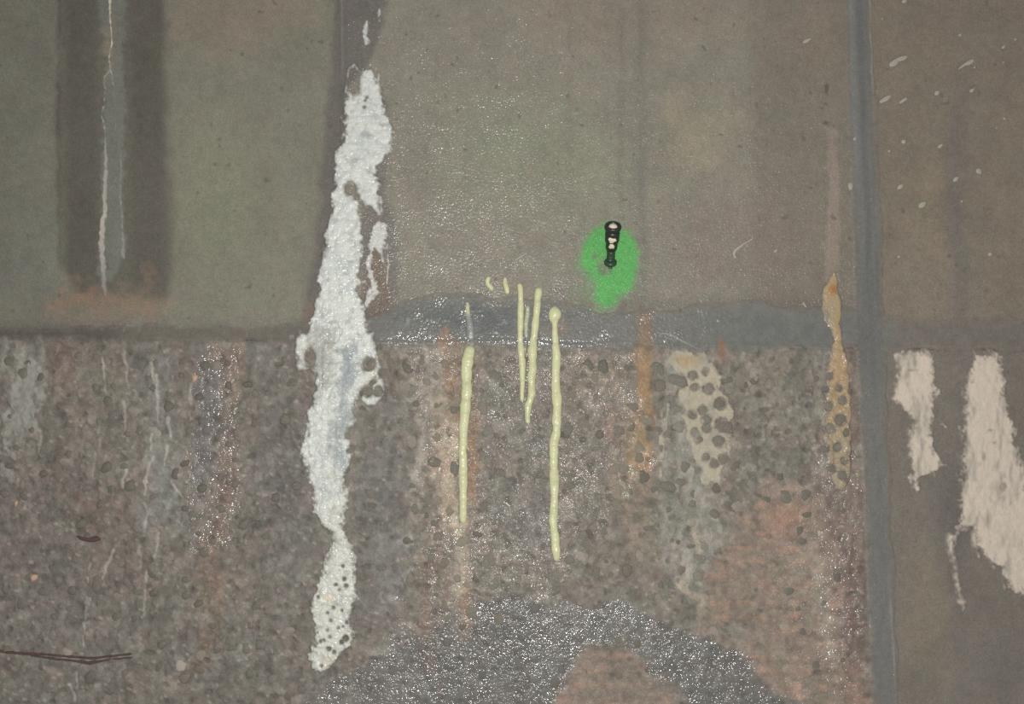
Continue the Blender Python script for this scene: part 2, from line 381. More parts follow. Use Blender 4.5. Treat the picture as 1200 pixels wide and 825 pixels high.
# ------------------------------------------------------------------ materials
def material(name, rough=.7, grain=.18, bump=.5, coat_rough=.10, glint=1.0, glint_scale=430.0, colour=None,
             speck=0.0, metal=0.0, objcol=False, spec=.35, sss=0.0):
    m = bpy.data.materials.new(name); m.use_nodes = True
    nt = m.node_tree; N = nt.nodes; L = nt.links
    b = N['Principled BSDF']
    b.inputs['Roughness'].default_value = rough
    b.inputs['Metallic'].default_value = metal
    b.inputs['Specular IOR Level'].default_value = spec
    g = N.new('ShaderNodeNewGeometry')
    def noise(scale, detail, rough_=.6):
        n = N.new('ShaderNodeTexNoise'); n.inputs['Scale'].default_value = scale
        n.inputs['Detail'].default_value = detail; n.inputs['Roughness'].default_value = rough_
        L.new(g.outputs['Position'], n.inputs['Vector']); return n
    if colour is not None:
        c = N.new('ShaderNodeRGB'); c.outputs[0].default_value = (*srgb(colour), 1); src = c.outputs[0]
    elif objcol:
        c = N.new('ShaderNodeObjectInfo'); src = c.outputs['Color']
    else:
        c = N.new('ShaderNodeAttribute'); c.attribute_name = 'stain'; src = c.outputs['Color']
    n1 = noise(420.0, 4, .75)
    mr = N.new('ShaderNodeMapRange')
    mr.inputs['From Min'].default_value = .3; mr.inputs['From Max'].default_value = .7
    mr.inputs['To Min'].default_value = 1 - grain; mr.inputs['To Max'].default_value = 1 + grain
    L.new(n1.outputs['Fac'], mr.inputs['Value'])
    mul = N.new('ShaderNodeVectorMath'); mul.operation = 'SCALE'
    L.new(src, mul.inputs[0]); L.new(mr.outputs[0], mul.inputs['Scale'])
    out = mul.outputs[0]
    if speck:
        v = N.new('ShaderNodeTexVoronoi'); v.inputs['Scale'].default_value = 95.0
        L.new(g.outputs['Position'], v.inputs['Vector'])
        lt = N.new('ShaderNodeMapRange')
        lt.inputs['From Min'].default_value = .07; lt.inputs['From Max'].default_value = .14
        lt.inputs['To Min'].default_value = 1 - speck; lt.inputs['To Max'].default_value = 1.0
        L.new(v.outputs['Distance'], lt.inputs['Value'])
        m2 = N.new('ShaderNodeVectorMath'); m2.operation = 'SCALE'
        L.new(out, m2.inputs[0]); L.new(lt.outputs[0], m2.inputs['Scale']); out = m2.outputs[0]
    L.new(out, b.inputs['Base Color'])
    bp = N.new('ShaderNodeBump'); bp.inputs['Strength'].default_value = bump; bp.inputs['Distance'].default_value = .0006
    L.new(n1.outputs['Fac'], bp.inputs['Height']); L.new(bp.outputs[0], b.inputs['Normal'])
    if glint > 0:
        n2 = noise(glint_scale, 1, .4)
        b2 = N.new('ShaderNodeBump'); b2.inputs['Strength'].default_value = glint; b2.inputs['Distance'].default_value = .0016
        L.new(n2.outputs['Fac'], b2.inputs['Height']); L.new(b2.outputs[0], b.inputs['Coat Normal'])
        if colour is None and not objcol:
            w = N.new('ShaderNodeAttribute'); w.attribute_name = 'wet'
            pw = N.new('ShaderNodeMath'); pw.operation = 'POWER'; pw.inputs[1].default_value = 1.25
            L.new(w.outputs['Fac'], pw.inputs[0]); L.new(pw.outputs[0], b.inputs['Coat Weight'])
            cr = N.new('ShaderNodeMapRange'); cr.inputs['To Min'].default_value = .27; cr.inputs['To Max'].default_value = coat_rough
            L.new(w.outputs['Fac'], cr.inputs['Value']); L.new(cr.outputs[0], b.inputs['Coat Roughness'])
        else:
            b.inputs['Coat Weight'].default_value = .07
        if not b.inputs['Coat Roughness'].is_linked: b.inputs['Coat Roughness'].default_value = coat_rough
    return m

M_CONC = material('stained_concrete', .75, .24, .5, .13, 1.0, 330.0, speck=.12)
M_JOINT = material('grey_joint_mortar', .7, .18, .4, .13, 1.0, 260.0)
M_LIME = material('white_lime_crust', .6, .12, .9, .16, 1.0, 300.0)
M_CREAM = material('dry_cream_lime', .8, .08, .6, .2, 1.0, 420.0)
M_STONE = material('embedded_stone', .7, .18, .5, .12, 1.0, 430.0, objcol=True)
M_RESIN = material('cured_yellow_resin', .6, .06, .3, .22, .6, 240.0)
M_PAINT = material('green_spray_paint', .55, .16, .5, .10, 1.0, 430.0)
M_SPLASH = material('pale_mortar_splash', .75, .08, .4, .2, 0, colour=(150, 147, 136))
M_BLACK = material('black_rubber_and_steel', .35, .2, .3, .2, .4, 500.0, colour=(40, 44, 40))
M_THREAD = material('greenish_dark_thread', .35, .2, .3, .2, .4, 500.0, colour=(46, 66, 48))
M_CHIP = material('cured_resin_plug', .5, .08, .3, .2, 0, colour=(205, 198, 172))
M_RUST = material('rusted_wire', .8, .35, .8, .2, 0, colour=(80, 63, 60))
M_PEACH = material('peach_stone', .6, .1, .3, .2, 0, colour=(172, 146, 122))

# ------------------------------------------------------------------ mesh helpers
def tag(o, label=None, category=None, group=None, kind=None):
    if label: o['label'] = label
    if category: o['category'] = category
    if group: o['group'] = group
    if kind: o['kind'] = kind
    return o

def link_mesh(name, verts, faces, mat, parent=None, stain=None, wet=None, smooth=True):
    me = bpy.data.meshes.new(name)
    verts = np.ascontiguousarray(verts, dtype=np.float32); faces = np.asarray(faces)
    if faces.ndim == 2:
        k = faces.shape[1]
        me.vertices.add(len(verts)); me.vertices.foreach_set('co', verts.ravel())
        me.loops.add(faces.size); me.loops.foreach_set('vertex_index', faces.ravel().astype(np.int32))
        me.polygons.add(len(faces)); me.polygons.foreach_set('loop_start', np.arange(0, faces.size, k, dtype=np.int32))
        me.update(calc_edges=True)
    if smooth:
        me.polygons.foreach_set('use_smooth', np.ones(len(me.polygons), dtype=bool))
    if stain is not None:
        a = me.attributes.new('stain', 'FLOAT_COLOR', 'POINT')
        a.data.foreach_set('color', np.concatenate([stain, np.ones((len(stain), 1))], 1).astype(np.float32).ravel())
    if wet is not None:
        a = me.attributes.new('wet', 'FLOAT', 'POINT'); a.data.foreach_set('value', wet.astype(np.float32))
    me.materials.append(mat)
    me.validate() if len(verts) < 50 else None
    o = bpy.data.objects.new(name, me)
    COL.objects.link(o)
    if parent: o.parent = parent
    return o

def empty(name, loc):
    e = bpy.data.objects.new(name, None); e.empty_display_size = .02; e.location = loc
    COL.objects.link(e); return e

def grid_faces(nu, nv):
    i = np.arange(nu * nv).reshape(nv, nu)
    return np.stack([i[:-1, :-1], i[1:, :-1], i[1:, 1:], i[:-1, 1:]], -1).reshape(-1, 4)

def axis(a, b, lo_, hi, fine, grow=1.35):
    """sample positions from a to b: fine steps between lo_ and hi, growing steps outside"""
    a0, b0 = max(a, lo_), min(b, hi)
    xs = list(np.linspace(a0, b0, max(2, int(round((b0 - a0) / fine)) + 1)))
    s, x = fine, a0
    while x > a + 1e-6:
        s = min(s * grow, 40); x = max(a, x - s); xs.insert(0, x)
    s, x = fine, b0
    while x < b - 1e-6:
        s = min(s * grow, 40); x = min(b, x + s); xs.append(x)
    return np.array(xs)

# ------------------------------------------------------------------ the wall: six concrete panels and the joints between them
wall = empty('wall_back', (0, 0, 0)); tag(wall, kind='structure')
tag(wall, label='stained concrete tunnel wall of smooth upper and pebbly lower panels')

FINE = 1.3
def panel(u_l, u_r, v_t, v_b, a_rng, b_rng):
    """u_l, u_r: functions of v; v_t, v_b: functions of u"""
    aa = axis(a_rng[0], a_rng[1], -25, 1225, FINE); bb = axis(b_rng[0], b_rng[1], -25, 850, FINE)
    ta = (aa - aa[0]) / (aa[-1] - aa[0]); tb = (bb - bb[0]) / (bb[-1] - bb[0])
    TA, TB = np.meshgrid(ta, tb)
    V = bb[0] + TB * (bb[-1] - bb[0])
    Ucur = u_l(V) + TA * (u_r(V) - u_l(V))
    V = v_t(Ucur) + TB * (v_b(Ucur) - v_t(Ucur))
    Ucur = u_l(V) + TA * (u_r(V) - u_l(V))
    u = Ucur.ravel(); v = V.ravel()
    P = unproject(u, v); h = relief(u, v)
    P[:, 1] = -h * .001
    col, wet = wall_colour(u, v)
    nu, nv = len(aa), len(bb)
    faces = grid_faces(nu, nv)
    idx = np.arange(nu * nv).reshape(nv, nu)
    rim = np.concatenate([idx[0, :], idx[1:, -1], idx[-1, -2::-1], idx[-2:0:-1, 0]])
    back = P[rim].copy(); back[:, 1] = .06                         # the panel's sides run back into the wall
    n0 = len(P); k = np.arange(len(rim)); k1 = (k + 1) % len(rim)
    side = np.stack([rim[k], rim[k1], n0 + k1, n0 + k], -1)
    P = np.concatenate([P, back]); col = np.concatenate([col, col[rim]]); wet = np.concatenate([wet, wet[rim]])
    return link_mesh('concrete_panel', P, np.concatenate([faces, side]), M_CONC, wall, col, wet)

G = 2.2
cst = lambda c: (lambda x: np.zeros_like(x) + c)
P_UL = panel(cst(U0), lambda v: uA(v) - G, cst(V0), lambda u: vC(u) - G, (U0, 401), (V0, 395))
P_UM = panel(lambda v: uA(v) + G, lambda v: uB(v) - G, cst(V0), lambda u: vC(u) - G, (401, 1015), (V0, 401))
P_UR = panel(lambda v: uB(v) + G, cst(U1), cst(V0), lambda u: vC(u) - G, (1015, U1), (V0, 408))
P_LL = panel(cst(U0), lambda v: uA(v) - G * .3, lambda u: vC(u) + G, cst(V1), (U0, 405), (395, V1))
P_LM = panel(lambda v: uA(v) + G * .3, lambda v: uB(v) - G, lambda u: vC(u) + G, cst(V1), (405, 1025), (400, V1))
P_LR = panel(lambda v: uB(v) + G, cst(U1), lambda u: vC(u) + G, cst(V1), (1025, U1), (408, V1))
tag(P_UL, 'smooth olive-grey panel with a damp dark band'); tag(P_UM, 'smooth grey panel behind the green paint')
tag(P_UR, 'dry brown upper panel right of the grey joint'); tag(P_LL, 'rough pebbly panel at lower left')
tag(P_LM, 'rough pebbly panel with rust and lime runs'); tag(P_LR, 'dry brown lower panel behind the cream deposits')

def joint_strip(name, pts, half):
    """recessed mortar at the bottom of a joint"""
    V = []; n = len(pts)
    for (a, b, du, dv) in pts:
        for k in (-1, -.4, .4, 1):
            V.append((a + du * k * half, b + dv * k * half))
    uv = np.array(V); P = unproject(uv[:, 0], uv[:, 1])
    P[:, 1] = .0022 + .0006 * fb(uv[:, 0], uv[:, 1], 12, 3, 2)
    c = np.tile(srgb((98, 96, 92)), (len(P), 1)) * (1 + .12 * fb(uv[:, 0], uv[:, 1], 9, 6, 2))[:, None]
    return link_mesh(name, P, grid_faces(4, n), M_JOINT, wall, c, np.full(len(P), .2))
joint_strip('joint_filler', [(uA(v), v, 1, 0) for v in np.arange(V0, V1, 4.0)], 5)
joint_strip('joint_filler', [(uB(v), v, 1, 0) for v in np.arange(V0, V1, 4.0)], 5)
joint_strip('joint_filler', [(u, vC(u), 0, 1) for u in np.arange(U0, U1, 4.0)], 5)

# ------------------------------------------------------------------ layers that lie on the wall (mortar smears, crusts, paint)
def layer(name, box, shape, thick, colour, mat, step=1.15, parent=None, soft=0.0):
    """shape(u,v) -> signed pixels inside; thick(u,v,s) -> mm; colour(u,v,s) -> (rgb, wet)"""
    us = np.arange(box[0], box[2] + step, step); vs = np.arange(box[1], box[3] + step, step)
    Ug, Vg = np.meshgrid(us, vs); u = Ug.ravel(); v = Vg.ravel()
    s = shape(u, v)
    t = np.where(s > 0, thick(u, v, s), np.maximum(s * .45, -1.2))
    t = np.where(s > 0, np.minimum(t, .25 + s * 2.2), t)
    P = unproject(u, v); P[:, 1] = -(relief_raw(u, v) + t) * .001
    f = grid_faces(len(us), len(vs))
    keep = (s[f] > -.35).any(1)
    f = f[keep]
    ids = np.unique(f); remap = np.zeros(len(u), int); remap[ids] = np.arange(len(ids))
    u, v, s, P = u[ids], v[ids], s[ids], P[ids]
    c, w = colour(u, v, s)
    if soft:                                                          # thin at the rim: the concrete shows through
        wc, ww = wall_colour(u, v)
        c = mix(wc, c, ss(s + soft * .35 * fb(u, v, 4, 59, 3), -.1 * soft, soft) ** .8)
    return link_mesh(name, P, remap[f], mat, parent, np.clip(c, .004, 1), np.clip(w, 0, 1))

def flat(c, u): 
    a = np.empty(u.shape + (3,)); a[:] = srgb(c); return a

# --- joint mortar smeared over the horizontal joint
def sh_h(u, v):
    top = np.interp(u, [-600, 340, 430, 470, 520, 640, 700, 800, 860, 1000, 1060, 1700], [379, 380, 372, 352, 343, 350, 366, 360, 352, 362, 372, 376])
    bot = np.interp(u, [-600, 340, 430, 470, 560, 640, 860, 1000, 1060, 1700], [401, 403, 402, 405, 406, 412, 414, 408, 411, 412])
    d = np.minimum(v - top, bot - v) + 5 * fb(u, v, 26, 41, 4)
    return np.minimum(d, np.abs(u - uB(v)) - 10) - 2 * ss(440 - u, 0, 30) * (1 + .6 * fb(u, v, 40, 42, 2))
def th_h(u, v, s): return .5 * ss(s, 0, 5) + .35 + .35 * fb(u, v, 12, 43, 3) + .8 * np.exp(-((v - vC(u) - 2 - 2 * fb(u, v, 60, 44, 1)) / 2.2) ** 2)
def co_h(u, v, s):
    c = flat((103, 103, 98), u)
    c = mix(c, (90, 92, 90), blob(u, v, 560, 375, 110, 26, .8, .3 * fb(u, v, 20, 45, 3)))
    c = mix(c, (98, 99, 96), blob(u, v, 900, 390, 120, 30, .8, .3 * fb(u, v, 20, 45, 3)) * .8)
    c = mix(c, (98, 92, 83), ss(440 - u, 0, 40) * .9)
    c = mix(c, (80, 74, 69), ss(170 - u, 0, 60) * .8 * ss(fb(u, v, 14, 32, 3) + .3, -.4, .5))
    c = mix(c, (106, 100, 93), ss(u - 1030, 0, 30) * .95)
    c = mix(c, (124, 102, 82), ss(span(u, v, [(358, 742, 760), (380, 746, 764), (420, 744, 768)]) + 4 * fb(u, v, 8, 46, 3), -3, 4) * .7)
    c = mix(c, (138, 98, 74), ss(span(u, v, [(392, 843, 845), (405, 841, 850), (420, 838, 854)]) + 2 * fb(u, v, 5, 46, 3), -1, 3) * .8)
    c = mix(c, (134, 108, 88), ss(span(u, v, [(382, 520, 524), (396, 514, 530), (420, 505, 540)]) + 3 * fb(u, v, 6, 46, 3), -2, 3) * .8)
    c = mix(c, (128, 104, 88), blob(u, v, 655, 385, 14, 18, .7, .4 * fb(u, v, 6, 46, 3)) * .6)
    c = mix(c, (150, 154, 152), ss(path(u, v, [(769, 390, .3), (785, 392, .5), (800, 400, .5), (816, 408, .3)]), -.8, .4) * .6)
    c = mix(c, (138, 142, 142), ss(fb(u, v, 9, 47, 3), .7, 1.1) * .5 * ss(900 - u, 0, 60))
    c = c * (1 + .10 * fb(u, v, 7, 48, 3))[:, None]
    line = np.exp(-((v - 400 - 3 * fb(u, v, 40, 50, 2)) / 4) ** 2) * ss(720 - u, 0, 60)
    w = ss(u, 430, 470) * ss(880 - u, 0, 120) * (ss(fb(u, v, 14, 49, 3), .1, .8) * .6 + .12 + line) + .04
    return c, w
layer('joint_filler', (-60, 335, 1260, 424), sh_h, th_h, co_h, M_JOINT, 1.3, wall, soft=9)

# --- mortar band over the right vertical joint
def sh_b(u, v):
    c = uB(v)
    L = c - np.interp(v, [-450, 0, 400, 825, 1300], [16, 16, 19, 17, 17]); Rr = c + np.interp(v, [-450, 0, 380, 420, 825, 1300], [13, 16, 19, 17, 16, 16])
    return np.minimum((u - L) + 1.0 * fb(u, v, 16, 51, 3, 30), (Rr - u) + 4.5 * fb(u, v, 16, 52, 4, 34))
def th_b(u, v, s):
    c = uB(v)
    return .9 * ss(s, 0, 3) + .25 * fb(u, v, 7, 53, 3, 40) + (.4 * np.exp(-((u - c - 8) / 1.6) ** 2) + .3 * np.exp(-((u - c + 3) / 2) ** 2)) * ss(420 - v, 0, 80)
def co_b(u, v, s):
    c = flat((103, 102, 98), u); j = u - uB(v)
    c = mix(c, (92, 94, 94), np.exp(-((j - 1 - 3 * fb(u, v, 20, 54, 2, 90)) / 4) ** 2) * .7 * (1 - .7 * ss(v, 350, 500)))
    c = mix(c, (122, 124, 124), np.exp(-((j + 9) / 3.5) ** 2) * .5 * ss(260 - v, 0, 120))
    c = mix(c, (150, 150, 148), np.exp(-((j - 14 - 1.2 * fb(u, v, 18, 55, 2)) / 1.0) ** 2) * .7 * ss(150 - v, 0, 60))
    c = mix(c, (132, 132, 128), np.exp(-((j - 10 - (v - 700) * .02) / .9) ** 2) * .6 * ss(v, 680, 720))
    c = mix(c, (130, 128, 124), np.exp(-((j + 15 - (v - 700) * .02) / 1.0) ** 2) * .5 * ss(v, 640, 680) * ss(760 - v, 0, 30))
    c = mix(c, (92, 92, 90), ss(v, 280, 340) * ss(470 - v, 0, 60) * .5)
    c = c * (1 + .07 * fb(u, v, 6, 56, 3, 40) + .05 * fb(u, v, 5, 57, 2))[:, None]
    return c, .12 + .2 * ss(fb(u, v, 9, 58, 2), .4, 1)
def sh_a(u, v): return 4.2 - np.abs(u - uA(v)) + .8 * fb(u, v, 9, 33, 2)
def co_a(u, v, s):
    c, w = wall_colour(u, v)
    c = c * (.97 + .08 * fb(u, v, 5, 34, 2, 30))[:, None]
    return mix(c, (126, 122, 116), np.exp(-((u - uA(v) + .5) / .8) ** 2) * ss(110 - v, 0, 40) * .5), w * .6
layer('joint_filler', (390, -60, 420, 880), sh_a, lambda u, v, s: .15 + .1 * fb(u, v, 6, 35, 2), co_a, M_JOINT, 1.0, wall)
layer('joint_filler', (968, -60, 1070, 880), sh_b, th_b, co_b, M_JOINT, 1.3, wall, soft=9)

# ------------------------------------------------------------------ lime crusts (each its own thing)
def lime_colour(base, shade, seed=60, wetk=.45):
    def f(u, v, s):
        c = flat(base, u)
        c = mix(c, shade, ss(fb(u, v, 14, seed, 3), .1, 1.0) * .7)
        c = mix(c, (112, 108, 101), ss(3.0 - s, 0, 4.0) * (.7 + .3 * fb(u, v, 4, seed + 1, 2)))
        c = c * (1 + .05 * fb(u, v, 5, seed + 2, 2))[:, None]
        return c, np.full(u.shape, wetk) + .2 * fb(u, v, 10, seed + 3, 2)
    return f

MAIN = [(82,424,436),(92,421,441),(100,412,445),(112,404,448),(120,403,451),(132,402,452),(145,405,460),(155,403,462),(165,400,462),(175,396,460),
 (185,393,452),(195,391,446),(206,391,444),(215,391,445),(225,389,446),(240,387,448),(252,386,447),(256,385,424),(270,383,426),(290,380,427),
 (310,376,424),(318,372,423),(325,371,421),(340,373,420),(355,369,424),(370,367,428),(382,362,432),(392,356,434),(402,352,437),(420,362,441),(440,367,442),
 (455,369,425),(470,366,418),(480,361,416),(500,358,415),(520,354,412),(540,354,410),(555,360,407),(575,366,407),(600,366,405),(616,378,405),(626,388,406),
 (640,390,415),(650,383,416),(662,378,417),(675,374,417),(690,369,419),(700,365,418),(715,363,414),(730,368,413),(745,372,416),(756,366,412),(764,363,398),(772,363,396),(782,366,388),(790,368,374)]
def sh_main(u, v):
    n = fb(u, v, 9, 61, 3)
    s = span(u, v, MAIN) + 3.6 * n + 2.2 * fb(u, v, 3.4, 62, 3) + .5
    s = np.maximum(s, np.minimum(span(u, v, [(388, 350, 440), (398, 347, 440), (412, 344, 440), (424, 348, 372), (432, 348, 362), (436, 350, 358)]) + 2.5 * n, 12))
    s = np.maximum(s, span(u, v, [(402, 425, 438), (425, 430, 447), (448, 440, 452), (460, 425, 452), (468, 422, 448), (476, 430, 440)]) + 1.8 * n)
    s = np.maximum(s, path(u, v, [(405, 108, 3), (407, 94, 2.4), (409, 80, 1.8), (415, 76, 1.5), (422, 84, 1.5)]) + 1.2 * n)
    s = np.maximum(s, path(u, v, [(443, 100, 3.5), (444, 86, 2.6)]) + n)
    s = np.maximum(s, path(u, v, [(447, 248, 3), (446, 232, 4)]) + n)
    s = np.minimum(s, -(ell(u, v, 415, 100, 6, 10) + 1.5 * n))
    s = np.minimum(s, -(ell(u, v, 411, 222, 6, 6) + 2 * n))
    s = np.minimum(s, -(path(u, v, [(413, 224, 1), (422, 236, 2), (427, 246, 5), (434, 256, 8), (432, 268, 5)]) + 3.6 * n + 2 * fb(u, v, 3.4, 62, 3)))
    s = np.minimum(s, -(ell(u, v, 364, 420, 5, 8) + 2 * n))
    s = np.minimum(s, -(ell(u, v, 412, 506, 4, 5) + n))
    s = np.minimum(s, stone_clear(u, v, -.4) + .8 * n)
    for a, b, r in ((402,663,1.3),(404,678,2.6),(394,685,1.6),(406,686,2.8),(398,691,1.5),(373,699,1.2),(391,712,1.6),(384,718,1.2),(388,727,1.5),
                    (401,715,1.4),(407,729,1.6),(397,735,1.8),(402,734,1.2),(386,760,3.0),(376,751,1.6),(380,750,1.4),(405,748,5),(384,738,1),(392,764,2.6),(377,780,1.5),
                    (401,752,3.0),(372,741,1.0),(387,746,1.3),(428,118,1.3),(427,126,1.5),(430,115,1)):
        s = np.minimum(s, (np.hypot(u - a, v - b) - r * .55 + .5 * n) * 2.2)
    return s
def th_main(u, v, s):
    wd, wid = worley(u, v, 8, 63)
    lump = np.sqrt(np.clip(1 - (wd / .75) ** 2, 0, 1))
    wd2, _ = worley(u, v, 3.4, 23)
    return 2.4 * (1 - np.exp(-s / 7)) + 1.5 * lump * ss(s, 0, 4) + .8 * (1 - wd2) + .6 * fb(u, v, 20, 64, 3) + .4
def co_main(u, v, s):
    c = flat((196, 198, 191), u)
    n = fb(u, v, 12, 65, 3)
    c = mix(c, (176, 182, 179), ss(n, -.1, .9) * .8)
    c = mix(c, (134, 142, 145), ss(span(u, v, [(405, 398, 418), (440, 396, 420), (480, 395, 415), (520, 385, 408), (545, 388, 402), (552, 390, 400)]) + 15 * fb(u, v, 9, 66, 4, 14), -4, 12) * .75)
    c = mix(c, (142, 140, 132), ss(span(u, v, [(380, 366, 392), (402, 362, 396), (440, 366, 388), (470, 372, 380)]) + 8 * fb(u, v, 9, 67, 3), -4, 8) * .6)
    c = mix(c, (180, 176, 156), blob(u, v, 438, 442, 12, 14, .8) * .8)
    c = mix(c, (200, 182, 154), blob(u, v, 386, 702, 10, 9, .9, .3 * n) * .8)
    c = mix(c, (186, 172, 152), blob(u, v, 386, 775, 16, 14, .9, .3 * n) * .8)
    c = mix(c, (190, 188, 174), ss(v, 560, 620) * .4)
    c = mix(c, (120, 116, 108), .7 * ss(path(u + 3 * n, v + 3 * fb(u, v, 7, 12, 2), [(376, 400, .3), (384, 402, .8), (392, 401, .8), (398, 396, .6), (401, 388, .4)]), -.6, .6) * .8)
    c = mix(c, (146, 152, 152), ss(ell(u, v, 428, 157, 5, 4) + 3 * n, -1, 4) * .6)
    c = mix(c, (116, 114, 107), ss(4.0 - s, 0, 4.5) * (.75 + .4 * fb(u, v, 4, 68, 2)))
    c = mix(c, (150, 150, 143), ss(fb(u, v, 7, 60, 4), .1, 1.0) * .6)
    c = c * (1 + .06 * fb(u, v, 4, 69, 2))[:, None]
    return c, .5 + .25 * n
o = layer('lime_crust', (336, 68, 470, 800), sh_main, th_main, co_main, M_LIME, 1.0, soft=6.5)
tag(o, 'long thick white lime crust running down the left vertical joint', 'mineral deposit', kind=None)

def sh(u, v): return np.maximum(path(u, v, [(430, 24, 2), (429, 34, 4), (427, 42, 4), (430, 50, 3.5)]), path(u, v, [(444, -6, 1.5), (444, 10, 2), (444, 24, 1)])) + 2.2 * fb(u, v, 6, 71, 3) - .4
o = layer('lime_patch', (412, -12, 456, 60), sh, lambda u, v, s: .7 + .5 * fb(u, v, 4, 72, 2), lime_colour((186, 186, 180), (150, 150, 146), 22), M_LIME, .9, soft=4)
tag(o, 'small white lime patch above the top of the long white crust', 'mineral deposit')

def sh(u, v):
    n = 4.0 * fb(u, v, 6, 73, 3)
    s = span(u, v, [(256, 444, 453), (266, 436, 456), (276, 432, 457), (286, 434, 456), (296, 440, 456)]) + n - 1.2
    s = np.maximum(s, path(u, v, [(436, 284, 4), (434, 300, 3.4), (433, 315, 3), (437, 330, 4.5), (440, 342, 4), (432, 350, 4)]) + n * .8)
    s = np.maximum(s, path(u, v, [(447, 284, 3.0), (447, 300, 2.6), (450, 318, 1.2)]) + n * .7)
    s = np.maximum(s, path(u, v, [(454, 284, 1.6), (455, 310, 1.2), (453, 335, .8)]) + n * .5)
    s = np.maximum(s, path(u, v, [(428, 330, 3), (434, 340, 3), (432, 352, 5), (426, 358, 5)]) + n * .8)
    return s
o = layer('lime_fringe', (424, 252, 466, 368), sh, lambda u, v, s: .8 + .5 * fb(u, v, 4, 74, 2), lime_colour((186, 186, 180), (146, 144, 138), 24), M_LIME, .9, soft=4)
tag(o, 'thin broken white lime fringe beside the right edge of the long crust', 'mineral deposit')

# two cream deposits on the lower right panel
D1 = [(410,1053,1090),(416,1046,1095),(425,1048,1097),(440,1046,1096),(448,1046,1096),(456,1040,1100),(466,1040,1099),(474,1050,1098),(482,1060,1097),(495,1067,1095),
 (510,1062,1093),(524,1062,1095),(534,1064,1104),(545,1064,1107),(549,1065,1105),(554,1066,1098),(559,1066,1080),(566,1066,1077),(574,1070,1078),(581,1074,1077)]
D2 = [(412,1142,1170),(420,1136,1175),(440,1131,1177),(458,1129,1179),(480,1127,1184),(505,1125,1190),(530,1124,1196),(560,1124,1204),(590,1125,1212),(610,1122,1216),
 (624,1117,1218),(634,1112,1220),(642,1112,1120),(646,1111,1117),(652,1112,1115)]
def feather(u, v, seed): return 5.4 * fb(u, v, 10, seed, 4, 14) + 3.0 * fb(u, v, 3, seed + 2, 2)
def sh_d1(u, v):
    s = span(u, v, D1) + feather(u, v, 27) * .8
    s = np.maximum(s, path(u, v, [(1100, 490, 3), (1108, 500, 3)]) + feather(u, v, 28) * .8 - 1)
    s = np.maximum(s, path(u, v, [(1094, 552, 3), (1096, 560, 1.5)]))
    s = np.minimum(s, -(path(u, v, [(1045, 452, 2.0), (1042, 464, 1.5)]) + 0))
    s = np.minimum(s, -(ell(u, v, 1046, 436, 5, 8) + feather(u, v, 29) * .5))
    return s
def sh_d2(u, v):
    n = feather(u, v, 30)
    s = span(u, v, D2) + n
    s = np.maximum(s, span(u, v, [(625, 1140, 1222), (640, 1142, 1222), (650, 1150, 1222), (658, 1158, 1220), (664, 1172, 1220), (680, 1176, 1218), (690, 1182, 1212), (698, 1190, 1204)]) + n * .9)
    s = np.minimum(s, -(span(u, v, [(622, 1126, 1136), (632, 1122, 1140), (645, 1120, 1144), (660, 1118, 1152), (700, 1117, 1168)]) + n * .6))
    s = np.maximum(s, path(u, v, [(1142, 628, 6), (1144, 645, 5), (1147, 652, 3)]) + n * .5)
    s = np.maximum(s, path(u, v, [(1153, 640, 6), (1160, 655, 4), (1165, 668, 2.5)]) + n * .5)
    s = np.maximum(s, path(u, v, [(1113, 630, 7), (1114, 645, 6), (1118, 658, 5), (1120, 672, 4.6), (1123, 690, 4.4), (1125, 700, 4.8), (1126, 704, 6.4), (1129, 708, 3.6), (1128, 716, 2.6)]) + fb(u, v, 6, 31, 2))
    s = np.maximum(s, path(u, v, [(1176, 676, 2.6), (1178, 692, 1.8)]) + fb(u, v, 6, 31, 2))
    return s
def co_cream(seed):
    def f(u, v, s):
        c = flat((188, 176, 161), u)
        c = mix(c, (146, 141, 130), ss(fb(u, v, 8, seed, 4, 26), -.1, .9) * .9)
        c = mix(c, (112, 104, 94), ss(6.0 - s, 0, 8) * (.85 + .4 * fb(u, v, 5, seed + 1, 3)))
        for a in ((1160, 504, 6, 2.4), (1146, 494, 3, 1.2), (1165, 519, 2, 3), (1067, 434, 8, 2.0), (1152, 535, 4, 7), (1132, 525, 2.5, 22), (1192, 535, 3, 14), (1175, 572, 5, 8)):
            c = mix(c, (120, 114, 102), ss(ell(u, v, *a) + 1.5 * fb(u, v, 5, 34, 2), -.5, 2.5) * .65)
        return c * (1 + .04 * fb(u, v, 4, seed + 2, 2))[:, None], np.full(u.shape, .08)
    return f
th_cream = lambda u, v, s: .35 + 1.3 * (1 - np.exp(-s / 8)) + .8 * fb(u, v, 6, 35, 4, 11) * ss(s, 0, 5)
o = layer('lime_deposit', (1030, 398, 1116, 592), sh_d1, th_cream, co_cream(36), M_CREAM, 1.0, soft=9)
tag(o, 'shorter cream lime deposit on brown panel, right of the grey joint', 'mineral deposit')
o = layer('lime_deposit', (1104, 400, 1230, 730), sh_d2, th_cream, co_cream(39), M_CREAM, 1.0, soft=9)
tag(o, 'long wide cream lime deposit at the right edge of the frame', 'mineral deposit')
o = layer('lime_haze', (1098, 418, 1142, 500), lambda u, v: np.maximum(path(u, v, [(1104, 452, 3), (1112, 450, 4)]), ell(u, v, 1122, 438, 14, 14)) + 3 * fb(u, v, 8, 41, 3) - 2,
          lambda u, v, s: .15 + .1 * fb(u, v, 5, 42, 2), lambda u, v, s: (mix(flat((122, 113, 104), u), (108, 99, 92), .5 + .5 * fb(u, v, 7, 43, 2)), np.full(u.shape, .05)), M_CREAM, 1.1, soft=7)
tag(o, 'faint pinkish lime film between the two cream deposits', 'mineral deposit')

